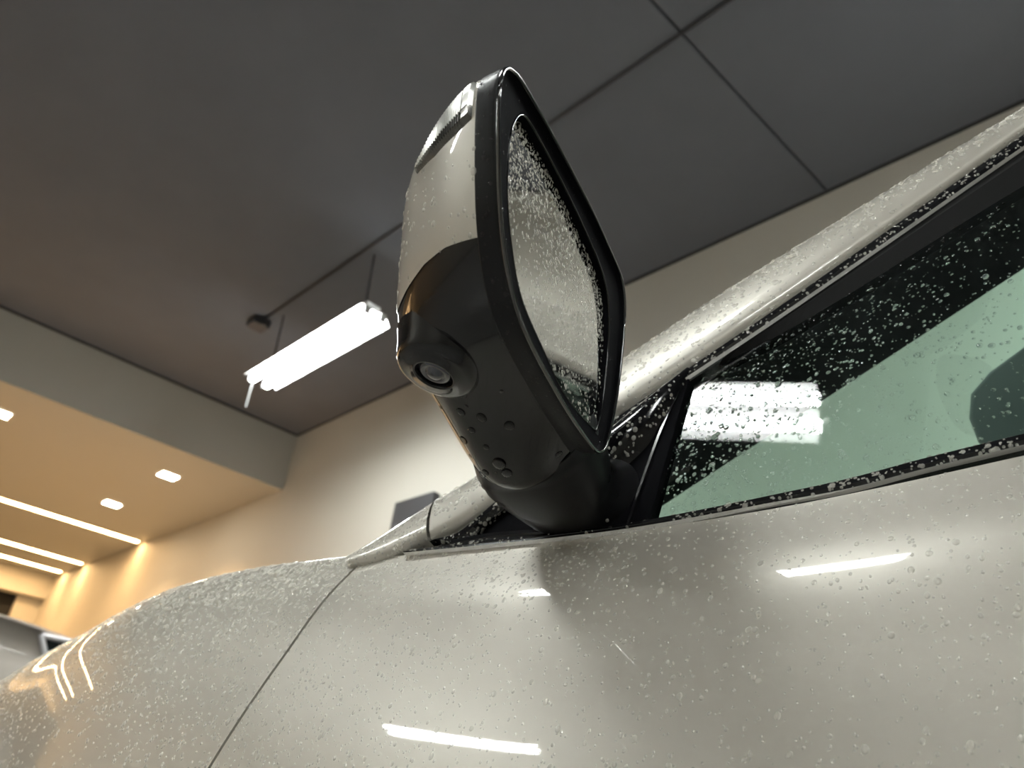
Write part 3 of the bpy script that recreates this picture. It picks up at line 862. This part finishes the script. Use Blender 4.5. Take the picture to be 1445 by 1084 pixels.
def wet(o, name, label, n, med, sig=.45, lo=.0004, hi=.004, density=None, big=0, biglabel=None, group=None, out=None, stretch=.45, height=.52, tmpl=None, bigscale=1.0, mat=None):
    P, N = scatter(o, n, density, out=out)
    S = sizes(len(P), med, sig, lo, hi)
    if big:
        order = np.argsort(-S); b = order[:big]; r = order[big:]
        single_drops(P[b], N[b], S[b] * bigscale, biglabel, group, stretch, height, DROP1 if mat is WATER else DROP2)
        P, N, S = P[r], N[r], S[r]
    d = drops_mesh(name, P, N, S, mat=mat or BEAD, stretch=stretch, height=height, tmpl=tmpl)
    if d is not None: tag(d, label, 'water', kind='stuff')
    return d

WATER_ON = True
if WATER_ON:
    def dens_door(q, p, n):
        x, y = q[:, 0], q[:, 1]
        top = np.clip(1.2 - (y - (790 + (x - 585) * -.05)) / 60, 0, 1) * (x < 900)
        left = np.clip((700 - x) / 500, 0, 1)
        return np.clip(.30 + .5 * left + .6 * top, 0, 1) * (q[:, 1] < 1150)
    wet(front_door, 'door_water_beads', 'fine clear water beads all over the pearl grey front door', 4200, .00066, .45, .0003, .0019, dens_door,
        big=110, biglabel='large clear water drop on the pearl grey front door', group='large water drops on the front door')
    def dens_fend(q, p, n):
        return np.clip(.12 + 1.0 * np.clip((n[:, 2] - .15) / .5, 0, 1), 0, 1)
    wet(fender, 'fender_water_beads', 'dense clear water beads on the pearl grey front fender', 14000, .00105, .40, .0005, .0028, dens_fend, tmpl=(TV6, TF6), stretch=.2)
    wet(pbase, 'pillar_base_water_beads', 'clear water beads on the base of the windscreen pillar', 700, .0010, .35, .0005, .002)
    wet(apillar, 'pillar_water_beads', 'dense water beads along the top of the windscreen pillar', 7000, .00125, .40, .0006, .0032,
        lambda q, p, n: np.clip((n[:, 2] - .22) / .5, .05, 1), out=(0, -1, .6))
    wet(channel, 'channel_water_beads', 'water beads along the black window channel under the pillar', 1500, .0009, .35, .0005, .002, out=NS, mat=BEAD_DIM)
    wet(belt, 'belt_water_beads', 'water beads along the black belt moulding under the window', 1300, .0009, .40, .0005, .0022,
        lambda q, p, n: np.where((q[:, 0] < 720) | (q[:, 0] > 950), 1.0, .15), out=NS, mat=BEAD_DIM)
    wet(bpy.data.objects['quarter_surround'], 'quarter_surround_water_beads', 'water beads on the black trim ahead of the mirror foot', 300, .0010, .3, .0005, .002, out=NS, mat=BEAD_DIM)
    def dens_win(q, p, n):
        x, y = q[:, 0], q[:, 1]
        return np.clip(1.15 - (x - 930) / 520, .25, 1) * (y < 760)
    wet(me_gl, 'window_water_beads', 'clear water beads scattered over the green side window', 3000, .00070, .5, .0003, .0024, dens_win, out=NS,
        big=90, biglabel='large clear water drop on the green side window', group='large water drops on the side window', height=.7, mat=WATER)
    def dens_glass(q, p, n):
        x, y = q[:, 0], q[:, 1]
        edge = np.clip(1 - np.abs(x - (735 + (y - 180) * .46)) / 60, 0, 1)
        return np.clip(.25 + .75 * edge * (y < 480) + .5 * (y < 300), 0, 1)
    wet(mglass, 'mirror_glass_water_beads', 'fine water beads covering the door mirror glass', 3400, .00062, .40, .0003, .0016, dens_glass, out=NG, mat=BEAD_DIM)
    wet(cap, 'mirror_cap_water_beads', 'clear water beads on the painted mirror cap', 500, .00085, .4, .0004, .0020, lambda q, p, n: np.clip((n[:, 2] + .35) / .6, .12, 1), out=None)
    wet(bpy.data.objects['rim_band'], 'rim_water_beads', 'tiny water beads on the black mirror rim', 420, .0006, .4, .0003, .0014, mat=WATER)
    wet(bpy.data.objects['rim_face'], 'rim_face_water_beads', 'tiny water beads round the black mirror face', 160, .0006, .4, .0003, .0014, out=NG, mat=WATER)
    wet(fin, 'fin_water_beads', 'water beads on the glossy black fin between mirror and window', 160, .0009, .35, .0004, .002, out=NS, mat=BEAD_DIM)
    dv, df = tube_geo([side(856, 690, .004), side(857, 705, .003), side(858, 722, .003), side(860, 736, .004), side(861, 741, .005)], [.0006, .0009, .0008, .0010, .0014], 8)
    tag(mesh_obj('water_drip', dv, df, BEAD, smooth=True), 'thin water drip running down the black panel beside the mirror foot', 'water drip')
    P, N = scatter(low, 46, lambda q, p, n: ((q[:, 1] > 545) & (q[:, 0] < 720)) * 1.0 + .06)
    single_drops(P, N, sizes(len(P), .0021, .5, .0008, .0046), 'hanging water drop under the black mirror shell', 'water drops under the mirror', .6, .8)
    P, N = scatter(foot, 14, lambda q, p, n: (q[:, 1] > 640) * 1.0)
    single_drops(P, N, sizes(len(P), .002, .5, .0008, .004), 'hanging water drop on the black mirror foot', 'water drops on the mirror foot', .6, .8)
